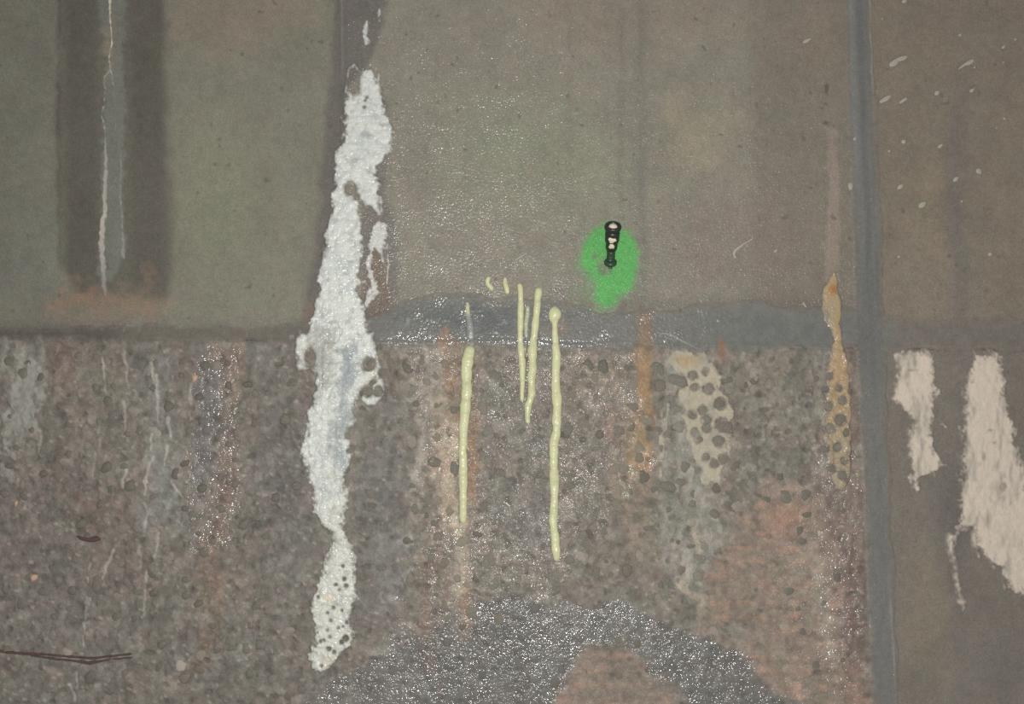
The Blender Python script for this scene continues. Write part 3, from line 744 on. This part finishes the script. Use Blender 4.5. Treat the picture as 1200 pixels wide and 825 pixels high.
# cream lime around the bare stones, right of the middle
def sh(u, v):
    n = fb(u, v, 10, 45, 4)
    s = span(u, v, [(410, 786, 826), (422, 780, 832), (432, 790, 840), (440, 792, 843), (456, 794, 846), (470, 796, 857), (490, 798, 860), (505, 802, 860), (520, 808, 858), (540, 812, 855), (552, 816, 848), (566, 822, 842)]) + 4.5 * n
    s = np.maximum(s, path(u, v, [(782, 452, 3), (783, 470, 2), (781, 492, 3), (779, 520, 2)]) + 3 * n)
    s = np.maximum(s, path(u, v, [(776, 484, 3), (775, 515, 4), (774, 560, 3)]) + 3 * n)
    s = np.maximum(s, span(u, v, [(556, 804, 814), (562, 804, 814), (574, 805, 812)]) + 1.5 * n)
    s = np.maximum(s, path(u, v, [(858, 490, 1.0), (862, 510, .9), (864, 525, .9), (869, 543, .7)]))
    return np.minimum(s, stone_clear(u, v, -1.5) + .8 * fb(u, v, 4, 46, 2))
def co(u, v, s):
    c = flat((162, 154, 136), u)
    c = mix(c, (138, 136, 126), ss(fb(u, v, 16, 47, 3), -.2, .8) * .8)
    c = mix(c, (158, 136, 102), blob(u, v, 805, 422, 26, 10, .8, .3 * fb(u, v, 6, 48, 2)) * .8)
    c = mix(c, (116, 108, 98), ss(3.5 - s, 0, 4.5) * .85)
    return c * (1 + .05 * fb(u, v, 4, 49, 2))[:, None], .15 + .2 * ss(fb(u, v, 12, 50, 2), .2, 1)
o = layer('lime_deposit', (764, 402, 880, 586), sh, lambda u, v, s: .5 + .7 * (1 - np.exp(-s / 3)) + .3 * fb(u, v, 6, 51, 3), co, M_CREAM, .9, soft=3.5)
tag(o, 'cream lime patch with bare grey stones poking through, below the dark joint', 'mineral deposit')

# ochre run left of the right joint
def sh(u, v):
    n = fb(u, v, 8, 53, 3)
    s = span(u, v, [(318, 976, 981), (332, 968, 982), (345, 962, 984), (360, 962, 986), (375, 965, 986), (385, 972, 986), (400, 975, 987), (415, 972, 992), (440, 968, 995), (480, 965, 997), (520, 964, 997), (545, 970, 997), (562, 975, 995), (575, 978, 990)]) + 2 * n
    return np.minimum(s, stone_clear(u, v, -1.5) + .6 * n)
def co(u, v, s):
    c = flat((156, 134, 102), u)
    c = mix(c, (150, 139, 114), ss(fb(u, v, 9, 54, 3, 24), -.3, .7) * .8)
    c = mix(c, (152, 108, 66), blob(u, v, 976, 340, 9, 10, .8))
    c = mix(c, (140, 130, 110), ss(v, 480, 560) * .7)
    c = mix(c, (108, 104, 94), ss(2.5 - s, 0, 3.5) * .7)
    c = mix(c, (126, 120, 108), ss(972 - u + 3 * fb(u, v, 9, 55, 2), -2, 5) * ss(v, 350, 370) * .8)
    return c * (1 + .05 * fb(u, v, 4, 56, 2))[:, None], .35 + .3 * ss(fb(u, v, 8, 57, 2), 0, 1)
o = layer('ochre_crust', (954, 310, 1006, 584), sh, lambda u, v, s: 1.6 * (1 - np.exp(-s / 3)) + 1.2 + .3 * fb(u, v, 6, 58, 3), co, M_LIME, .9, soft=4)
tag(o, 'ochre mineral crust running down just left of the right vertical joint', 'mineral deposit')

# seep vein on the upper left panel
VEIN = [(130, -40, 2.2), (129, 10, 2.0), (129, 22, 1.7), (131, 40, 1.6), (130, 55, 1.5), (128, 70, 1.5), (130, 84, 1.5)]
def sh(u, v):
    uu = u + 1.0 * fb(u, v, 9, 1, 2)
    s = path(uu, v, VEIN)
    s = np.maximum(s, path(uu, v, [(129, 82, 1.4), (123, 90, 1.3), (122, 115, 1.4), (120, 138, 1.3), (123, 155, 1.5), (124, 170, 1.6), (124, 206, 3.0), (123, 240, 3.2), (120, 270, 3.8), (119, 290, 4.2), (121, 310, 3.6), (123, 335, 3.4), (124, 346, 2.5)]))
    s = np.maximum(s, path(uu, v, [(130, 84, 1.4), (133, 100, 1.2), (134, 118, .9)]))
    s = np.maximum(s, path(uu, v, [(134, 140, .8), (138, 165, 1.1), (142, 190, 1.3), (141, 230, 1.4), (143, 262, 1.8), (145, 290, 2.4), (144, 298, 3.2), (145, 303, 1.2)]))
    return s - .35 + .7 * fb(u, v, 4, 2, 2)
def co(u, v, s):
    c = flat((150, 146, 138), u)
    c = mix(c, (196, 188, 168), ss(95 - v, 0, 40) * .9)
    c = mix(c, (168, 160, 152), ss(v, 210, 250) * ss(320 - v, 0, 60) * .7 * ss(130 - u, 0, 4))
    c = mix(c, (118, 114, 108), ss(v, 295, 345) * .7)
    c = mix(c, (126, 126, 120), ss(u - 130, 0, 6) * ss(v, 95, 120) * .8)
    return c * (1 + .08 * fb(u, v, 4, 3, 2))[:, None], np.full(u.shape, .08)
o = layer('lime_vein', (108, -44, 156, 356), sh, lambda u, v, s: .25 + .25 * ss(s, 0, 2), co, M_CREAM, .8, soft=2)
tag(o, 'thin forked whitish lime vein in the damp band at upper left', 'mineral deposit')

# pale net of lime at the left edge
def sh(u, v):
    n = fb(u, v, 11, 5, 3, 16)
    s = span(u, v, [(402, 5, 42), (415, 2, 40), (430, 16, 54), (470, 0, 54), (500, 0, 44), (520, 0, 22), (538, 2, 18), (545, 8, 16)]) * .35 + 5.0 * n - 2.6
    s = np.maximum(s, path(u, v, [(22, 470, 2), (35, 472, 3), (50, 474, 2.2)]) + 1.5 * n)
    s = np.maximum(s, path(u, v, [(40, 478, 3), (42, 495, 2.5), (40, 510, 1.5)]) + 1.5 * n)
    s = np.maximum(s, path(u, v, [(6, 525, 3), (14, 532, 4.5), (18, 538, 2.5)]) + 1.5 * n)
    s = np.maximum(s, path(u, v, [(22, 438, 5), (27, 450, 5)]) + 2.5 * n)
    return s
o = layer('lime_film', (-8, 396, 64, 552), sh, lambda u, v, s: .4 + .3 * ss(s, 0, 3), lambda u, v, s: (mix(flat((138, 137, 129), u), (112, 108, 100), ss(3 - s, 0, 4)) * (1 + .10 * fb(u, v, 6, 6, 3))[:, None], np.full(u.shape, .12)), M_CREAM, 1.0, soft=2.5)
tag(o, 'pale grey netted lime film at the left edge, under the joint', 'mineral deposit')

# ------------------------------------------------------------------ green paint round the packer
def sh(u, v):
    n = fb(u, v, 5, 16, 3)
    s = np.maximum(ell(u, v, 714.5, 303, 40, 47), np.maximum(ell(u, v, 710, 340, 21, 30), ell(u, v, 722, 318, 30, 38)))
    s = s - 1.0 + 5.5 * n * ss(9 - s, 0, 9) - 6 * ss(span(u, v, [(318, 676, 694), (340, 676, 697), (370, 676, 694)]), -4, 8) * .6
    s = np.minimum(s, -(ell(u, v, 708, 313, 4, 5) * 1.6 + 2 * n))
    s = np.minimum(s, -(ell(u, v, 697, 300, 1.4, 2.2) * 5))
    return s
def co(u, v, s):
    c = flat((72, 150, 70), u)
    c = mix(c, (96, 118, 84), ss(12 - s, 0, 13) * .95)
    c = mix(c, (84, 112, 76), blob(u, v, 708, 316, 13, 12, .8, .2 * fb(u, v, 5, 18, 2)) * .8)
    c = mix(c, (98, 124, 84), blob(u, v, 690, 330, 18, 18, .9, .3 * fb(u, v, 5, 18, 2)) * .6)
    return c * (1 + .10 * fb(u, v, 3.5, 19, 2))[:, None], np.full(u.shape, .35)
o = layer('spray_paint_mark', (668, 250, 762, 376), sh, lambda u, v, s: .12 + 0 * u, co, M_PAINT, .8, soft=9)
tag(o, 'bright green spray paint oval around the injection packer', 'paint mark')

# ------------------------------------------------------------------ stones, parts of the rough panels
def dome_mesh(seed):
    r = random.Random(seed); nseg = 10; prof = ((1.0, -.35), (.93, .25), (.66, .72), (.30, .95))
    wob = [1 + r.uniform(-.24, .24) for _ in range(nseg)]; ph = r.uniform(0, 6)
    V = []; Fc = []
    for k, (rr, hh) in enumerate(prof):
        for j in range(nseg):
            a = 2 * math.pi * j / nseg
            q = rr * wob[j] * (1 + .08 * math.sin(2 * a + ph))
            V.append((q * math.cos(a), -hh * (1 + r.uniform(-.12, .12)), q * math.sin(a)))
    V.append((0, -1.0, 0))
    for k in range(3):
        for j in range(nseg):
            j1 = (j + 1) % nseg
            Fc.append((k * nseg + j, k * nseg + j1, (k + 1) * nseg + j1, (k + 1) * nseg + j))
    for j in range(nseg):
        Fc.append((3 * nseg + j, 3 * nseg + (j + 1) % nseg, 4 * nseg))
    me = bpy.data.meshes.new('pebble'); me.from_pydata(V, [], Fc)
    me.polygons.foreach_set('use_smooth', np.ones(len(me.polygons), dtype=bool))
    me.materials.append(M_STONE); me.update(); return me
DOMES = [dome_mesh(k) for k in range(12)]

def place_stones(lst, parent, dark, hmm=1.5):
    a = np.array(lst, float); hh = relief(a[:, 0], a[:, 1]); P = unproject(a[:, 0], a[:, 1]); col, _ = wall_colour(a[:, 0], a[:, 1])
    for i, (u, v, r) in enumerate(lst):
        o = bpy.data.objects.new('pebble', DOMES[rnd.randrange(12)])
        o.parent = parent
        o.location = (P[i, 0], -(hh[i] - .3) * .001, P[i, 2])
        rr = r * PX
        o.scale = (rr * rnd.uniform(.92, 1.25), .001 * hmm * rnd.uniform(.7, 1.3) * (r / 6), rr * rnd.uniform(.8, 1.02))
        o.rotation_euler = (0, rnd.uniform(0, 6.28), 0)
        if dark:
            c = srgb((108, 103, 92)) * rnd.uniform(.72, 1.15)
            c = c * .75 + col[i] * .25
        else:
            c = col[i] * rnd.uniform(.95, 1.14) if rnd.random() < .5 else srgb((106, 101, 91)) * rnd.uniform(.75, 1.0)
        o.color = (*[float(x) for x in c], 1)
        COL.objects.link(o)
place_stones(PEB, P_LM, True, 1.15)
place_stones(EXTRA_M, P_LM, False, 1.3)
place_stones(EXTRA_L, P_LL, False, 2.0)

# ------------------------------------------------------------------ swept bodies: resin runs, wires, splashes
def sweep(name, pts, mat, flat_=.6, seed=0, step=2.0, nseg=10, wob=.15, stain=None, wet=.4, parent=None, lift=0.0, jitter=1.0):
    """pts: (u, v, half width px); a rounded body lying on the wall"""
    rs = random.Random(seed)
    D = [0]
    for a, b in zip(pts[:-1], pts[1:]): D.append(D[-1] + math.hypot(b[0] - a[0], b[1] - a[1]))
    n = max(4, int(D[-1] / step) + 1)
    t = np.linspace(0, D[-1], n); p = np.array(pts, float)
    u = np.interp(t, D, p[:, 0]); v = np.interp(t, D, p[:, 1]); w = np.interp(t, D, p[:, 2])
    if n > 8:                                                     # soften the corners of the path
        for _ in range(2):
            u[1:-1] = (u[:-2] + 2 * u[1:-1] + u[2:]) / 4; v[1:-1] = (v[:-2] + 2 * v[1:-1] + v[2:]) / 4; w[1:-1] = (w[:-2] + 2 * w[1:-1] + w[2:]) / 4
    u = u + jitter * fb(t, t * 0 + seed * 9.1, 18, seed + 3, 3); w = w * (1 + wob * fb(t, t * 0 + seed * 5.3, 9, seed + 5, 3))
    cap = np.minimum(t, D[-1] - t); w = w * np.sqrt(np.clip(1 - (1 - np.clip(cap / np.maximum(w, .5), 0, 1)) ** 2, .02, 1))
    h = relief(u, v)
    if n > 8:
        hs = h.copy()
        for _ in range(6): hs[1:-1] = (hs[:-2] + hs[1:-1] + hs[2:]) / 3
        h = np.maximum(hs, h - .4)
    P = unproject(u, v); tx = np.gradient(P[:, 0]); tz = np.gradient(P[:, 2]); L = np.hypot(tx, tz) + 1e-9
    nx, nz = -tz / L, tx / L
    V = []
    for i in range(n):
        r = w[i] * PX
        for j in range(nseg):
            a = 2 * math.pi * j / nseg
            o_ = math.cos(a) * r; y = math.sin(a) * r * flat_
            V.append((P[i, 0] + nx[i] * o_, -(h[i] * .001 + lift * .001) - y - r * flat_ * .35, P[i, 2] + nz[i] * o_))
    Fc = [[i * nseg + j, i * nseg + (j + 1) % nseg, (i + 1) * nseg + (j + 1) % nseg, (i + 1) * nseg + j] for i in range(n - 1) for j in range(nseg)]
    V = np.array(V); st = None; wt = None
    if stain is not None:
        uu, vv = project(V); st = stain(uu, vv); wt = np.full(len(V), wet)
    o = link_mesh(name, V, np.array(Fc), mat, parent, st, wt)
    return o

def resin(c0=(188, 188, 148), c1=(170, 170, 130)):
    def f(u, v):
        c = flat(c0, u)
        return mix(c, c1, ss(fb(u, v, 8, 8, 3), -.2, 1) * .7) * (1 + .04 * fb(u, v, 4, 9, 2))[:, None]
    return f
GR = 'yellow resin runs and beads'
def resin_run(pts, label, seed, **k):
    o = sweep('resin_drip', pts, M_RESIN, seed=seed, stain=k.pop('stain', resin()), **k)
    return tag(o, label, 'resin drip', GR)
resin_run([(552,405,6.0),(550,412,7.0),(548,420,6.4),(548,425,6.8),(546,435,6.5),(547,455,6),(546,470,6),(544,495,5.6),(543,515,4.6),(542,530,4.6),(542,550,5.4),(543,565,5.4),(543,590,4.6),(542,606,4.4),(542,614,3.4)],
          'long pale yellow resin drip, leftmost, over the orange rust stain', 2, flat_=.5, nseg=12, step=1.5)
resin_run([(609,332,3.6),(610,350,3.4),(609,390,3.6),(611,420,4.0),(613,435,4.0),(612,455,3.0),(611,471,2.2)],
          'slim pale yellow resin drip between the grey-tinted one and the S-shaped bead', 3, flat_=.6, step=1.5)
resin_run([(631,337,4.6),(630,352,4.4),(629,372,4.6),(627,392,4.2),(625,402,4.4),(624,412,5.2),(624,432,4.6),(622,446,4.6),(623,462,4.0),(619,476,4.2),(618,488,3.6),(619,497,3.0)],
          'wavy pale yellow resin drip with a hooked foot, second from the right', 4, flat_=.6, nseg=12, step=1.5)
resin_run([(651,359,5),(651,363,8.2),(651,370,8.6),(650,374,6.5),(651,379,3.2),(651,386,3.2),(651,405,4.6),(652,418,5.4),(651,450,5.2),(653,475,5.8),(652,505,5.2),(649,520,5.2),(649,555,5.4),(649,580,5.0),(648,610,4.6),(651,630,4.6),(651,650,4.2),(652,658,3.0)],
          'longest yellow resin drip with a round bead on top, rightmost', 5, flat_=.5, nseg=12, step=1.5)
resin_run([(574,324,2.2),(571,329,2.8),(572,334,3),(576,337,3),(576,341,2.6)], 'tiny S-shaped yellow resin bead above the joint', 6, step=1.0, jitter=0)
resin_run([(592,325,2.2),(592,332,3.0),(594,339,3.0),(595,345,3.0)], 'tiny upright yellow resin bead right of the S-shaped one', 7, step=1.0, jitter=0)
resin_run([(618,358,2.8),(618,366,2.8),(617,384,2.6),(616,404,2.2),(614,420,1.6)], 'thin greyish resin drip tucked between the slim and the wavy drips', 8,
          stain=resin((158, 160, 132), (134, 138, 120)), flat_=.4, step=1.5)
resin_run([(549,351,1.4),(548,360,2.8),(549,372,3.2),(551,385,4.2),(552,396,5.0),(553,406,5.0)], 'translucent grey resin trickle above the leftmost long drip', 9,
          stain=lambda u, v: mix(flat((122, 125, 120), u), (170, 170, 138), ss(374 - v, 0, 10)), flat_=.3, step=1.5)

# ------------------------------------------------------------------ pale mortar splashes
BIG = [([(1042,77,3.0),(1048,74,4.2),(1052,70,2.6),(1059,68,3.0),(1063,66,1.2)], 'pale mortar splash shaped like a flying bird, upper right panel'),
       ([(1123,81,.6),(1130,76,2.0),(1137,73,3.2),(1141,70,1.6)], 'pointed pale mortar splash high on the upper right panel'),
       ([(1031,120,2.0),(1038,116,3.2),(1044,112,1.6)], 'pale lozenge mortar splash beside the grey vertical joint'),
       ([(1054,121,1.2),(1058,118,2.4),(1063,115,1.6)], 'small pale two-lobed splash right of the lozenge splash'),
       ([(1008,206,2.4),(1011,200,2.4),(1016,197,3.6),(1021,191,2.8),(1026,188,.8)], 'bright hooked mortar splash across the grey vertical joint'),
       ([(941,50,1.0),(945,48,3.0),(951,45,.8)], 'small pale splash near the top, left of the grey vertical joint'),
       ([(883,279,.7),(873,285,1.1),(862,293,1.8),(860,297,1.8),(862,303,1.8)], 'pale chevron-shaped splash right of the green paint'),
       ([(868,371,1.8),(863,374,1.4),(858,378,1.8),(855,384,2.6)], 'pale slanted splash on the dark horizontal joint'),
       ([(618,296,.7),(610,301,1.3),(604,305,.9)], 'faint slanted splash left of the green paint'),
       ([(996,214,2.6),(997,219,3.4),(996,223,2)], 'pale oval splash on the grey joint, below the hooked splash'),
       ([(1077,243,2.4),(1081,240,3.4),(1085,237,1.6)], 'oval pale splash low on the upper right panel'),
       ([(1005,357,1.2),(1006,363,1.6),(1007,366,1.8)], 'small bright dash on the grey joint near the crossing'),
       ([(941,354,1.0),(945,361,1.4)], 'tiny slanting dash left of the ochre crust'),
       ([(1145,203,3.0),(1147,199,3.2),(1149,204,2)], 'faint pale smudge splash at the right of the upper right panel')]
for i, (pts, lab) in enumerate(BIG):
    o = sweep('mortar_splash', pts, M_SPLASH, flat_=.22, seed=20 + i, step=1.0, nseg=8, wob=.22, jitter=.2)
    tag(o, lab, 'mortar splash', 'pale mortar splashes')
SPECKS = ['touching the foot of the pointed splash', 'below the pointed splash, lowest of its column', 'oval, near the right edge above a round dot', 'tiny round dot under the oval one near the right edge',
 'small dot above the pointed splash', 'highest one at the right edge of the frame', 'cut by the top edge of the frame', 'oval, halfway between the two-lobed splash and the right edge',
 'round dot at the right edge, higher of a close pair', 'oval, alone in the middle of the upper right panel', 'below the two-lobed splash, right of a fainter dot', 'faint dot left of the one below the two-lobed splash',
 'on the grey joint, higher of two above the hooked splash', 'on the grey joint, lower of two above the hooked splash', 'rounded, level with the oval splash on the grey joint', 'oval, below the faint smudge splash',
 'small bright dot low right of the oval low splash', 'just under the left foot of the hooked splash', 'left of the grey joint, right of the chevron splash', 'tiny dot beside the slanting dash near the ochre crust',
 'pinkish-looking dot low at the right of the upper right panel', 'on the dark horizontal joint left of the slanted splash', 'alone low in the upper right panel, near the grey joint', 'tiny dot high beside the grey joint',
 'round dot at the right edge, lower of a close pair']
for i, (u, v, r, el) in enumerate([(1142,79,1.6,1),(1139,106,2.6,1.4),(1176,55,2.2,1.4),(1176,73,1.5,1),(1125,41,2.0,1.2),(1190,46,1.6,1.2),(1060,1,3,1.3),
        (1098,109,3,1.3),(1177,139,1.8,1),(1102,171,3,1.3),(1059,166,3.2,1),(1042,177,2,1),(1001,152,3,1),(1001,163,3.6,1.4),(1055,219,3,1.5),(1120,210,2.8,1.6),
        (1127,236,1.8,1),(1009,205,2,1),(909,294,2,1.3),(940,357,1.0,1),(1160,298,2.8,1),(841,376,2.4,1.2),(1053,301,2,1),(1034,22,1.2,1),(1168,150,1.2,1)]):
    d = r * el
    o = sweep('mortar_speck', [(u - d * .7, v + d * .55, r * .55), (u, v, r), (u + d * .7, v - d * .55, r * .5)], M_SPLASH, flat_=.22, seed=50 + i, step=.9, nseg=8, wob=.2, jitter=.1)
    tag(o, 'pale mortar speck, ' + SPECKS[i], 'mortar speck', 'tiny mortar specks')

# ------------------------------------------------------------------ wires and odd stones
o = sweep('rusty_wire', [(-30,760,1.4),(0,763,1.6),(30,766,1.7),(60,767,1.2),(90,770,1.4),(110,771,1.3),(135,768,1.1),(155,766,1.2)], M_RUST, flat_=.9, seed=90, step=1.6, nseg=8, wob=.3, lift=.4)
tag(o, 'long dark rusty wire lying across the bottom left of the wall', 'wire')
o = sweep('rusty_wire', [(36,768,.9),(60,771,1.3),(84,774,1.0),(104,777,1.8),(128,773,.9),(156,770,1.0)], M_RUST, flat_=.9, seed=92, step=1.6, nseg=8, wob=.3, lift=.2)
tag(o, 'thinner rusty wire strand just under the long wire', 'wire')
o = sweep('rusty_stub', [(90,628,1.0),(96,631,2.6),(106,633,2.4),(114,631,2.8),(119,632,1.0)], M_RUST, flat_=.6, seed=93, step=1.4, nseg=8, wob=.3)
tag(o, 'short dark rusty stub in the rough panel, above the long wire', 'metal stub')
def odd_stone(u, v, r, label, sc_=(1, 1)):
    P = unproject(u, v); h = float(relief(np.array([float(u)]), np.array([float(v)]))[0])
    me = DOMES[3].copy(); me.materials.clear(); me.materials.append(M_PEACH)
    o = bpy.data.objects.new('pebble', me); o.location = (P[0], -(h - .2) * .001, P[2]); o.scale = (r * PX * sc_[0], .003, r * PX * sc_[1]); COL.objects.link(o)
    tag(o, label, 'pebble')
odd_stone(228, 443, 4.4, 'small round peach pebble under the horizontal joint at left')
odd_stone(40, 677, 4.6, 'pale peach pebble in the rough panel near the left edge', (1.1, .9))
odd_stone(19, 590, 3.0, 'tiny pale pink pebble by the left edge, above the peach one', (.8, 1.3))

# ------------------------------------------------------------------ injection packer
BASE = Vector(unproject(715.0, 312.0, .004)); TIP = Vector(unproject(718.5, 264.5, -.046))
AX = (TIP - BASE); LEN = AX.length; AXN = AX.normalized()
pk = empty('injection_packer', BASE)
pk.rotation_euler = AXN.to_track_quat('Z', 'Y').to_euler()
tag(pk, 'black steel injection packer sticking out of the green paint oval', 'injection packer')
def lathe(name, prof, mat, nseg=28, parent=pk, thread=0.0, loc=(0, 0, 0)):
    V = []
    for k, (r, z) in enumerate(prof):
        for j in range(nseg):
            a = 2 * math.pi * j / nseg
            rr = r + (thread * math.sin(a + k * 1.1) if thread else 0)
            V.append((rr * math.cos(a), rr * math.sin(a), z))
    Fc = [[k * nseg + j, k * nseg + (j + 1) % nseg, (k + 1) * nseg + (j + 1) % nseg, (k + 1) * nseg + j] for k in range(len(prof) - 1) for j in range(nseg)]
    o = link_mesh(name, np.array(V), np.array(Fc), mat, parent); o.location = loc; return o
mm = .001; Lm = LEN / mm
thr = [(0.1, -14)]
z = -14.0
while z < Lm * .47:
    thr += [(4.6, z), (6.0, z + 1.2), (6.0, z + 2.0), (4.6, z + 3.2)]; z += 4.2
lathe('threaded_shaft', [(r * mm, q * mm) for r, q in thr], M_THREAD, thread=.0002)
lathe('rubber_collar', [(q * mm, w * mm) for q, w in ((.1, 3), (7, 3), (9.0, 5), (9.2, 8), (7.6, 10), (4.5, 10.5))], M_THREAD)
lathe('sleeve', [(q * 1.16 * mm, w * mm) for q, w in ((4.5, Lm * .42), (6.4, Lm * .43), (7.2, Lm * .47), (7.2, Lm * .62), (8.6, Lm * .65), (8.8, Lm * .84), (7.6, Lm * .88), (5.6, Lm * .90))], M_BLACK)
lathe('nipple_head', [(q * 1.16 * mm, w * mm) for q, w in ((5.6, Lm * .88), (8.4, Lm * .90), (9.8, Lm * .94), (10.2, Lm * .98), (9.4, Lm * 1.01), (7.4, Lm * 1.02), (6.2, Lm * 1.0), (5.6, Lm * .97), (.1, Lm * .965))], M_BLACK)
lathe('resin_plug', [(q * 1.16 * mm, w * mm) for q, w in ((5.6, Lm * .96), (5.2, Lm * .99), (3.6, Lm * 1.015), (.1, Lm * 1.03))], M_CHIP, 14)
# cured resin chip stuck on the side that faces the lens
inv = pk.rotation_euler.to_matrix().inverted()
view = (inv @ (CAM - BASE)).normalized(); side = Vector((view.x, view.y, 0)).normalized()
def chip(zc, w, h, off):
    V = []; Fc = []
    t = Vector((-side.y, side.x, 0))
    r = random.Random(int(zc * 10)); n = 9
    for lay, (sc_, dp) in enumerate(((1.0, -.6), (.95, .6), (.6, 1.3))):
        for j in range(n):
            a = 2 * math.pi * j / n; q = sc_ * (1 + (.25 * math.sin(3 * a + zc)))
            V.append(side * ((off + dp) * mm) + t * (math.cos(a) * w * q * mm) + Vector((0, 0, (zc + math.sin(a) * h * q) * mm)))
    V.append(side * ((off + 1.5) * mm) + Vector((0, 0, zc * mm)))
    F3 = []
    for lay in range(2):
        for j in range(n): F3 += [(lay * n + j, lay * n + (j + 1) % n, (lay + 1) * n + (j + 1) % n), (lay * n + j, (lay + 1) * n + (j + 1) % n, (lay + 1) * n + j)]
    for j in range(n): F3.append((2 * n + j, 2 * n + (j + 1) % n, 3 * n))
    return link_mesh('resin_chip', np.array([tuple(q) for q in V]), np.array(F3), M_CHIP, pk)
chip(Lm * .74, 5.6, 4.6, 10.0)
chip(Lm * .59, 4.0, 5.4, 8.6)
print('TRIS', sum(len(o.data.polygons) * 2 for o in bpy.data.objects if o.type == 'MESH'))
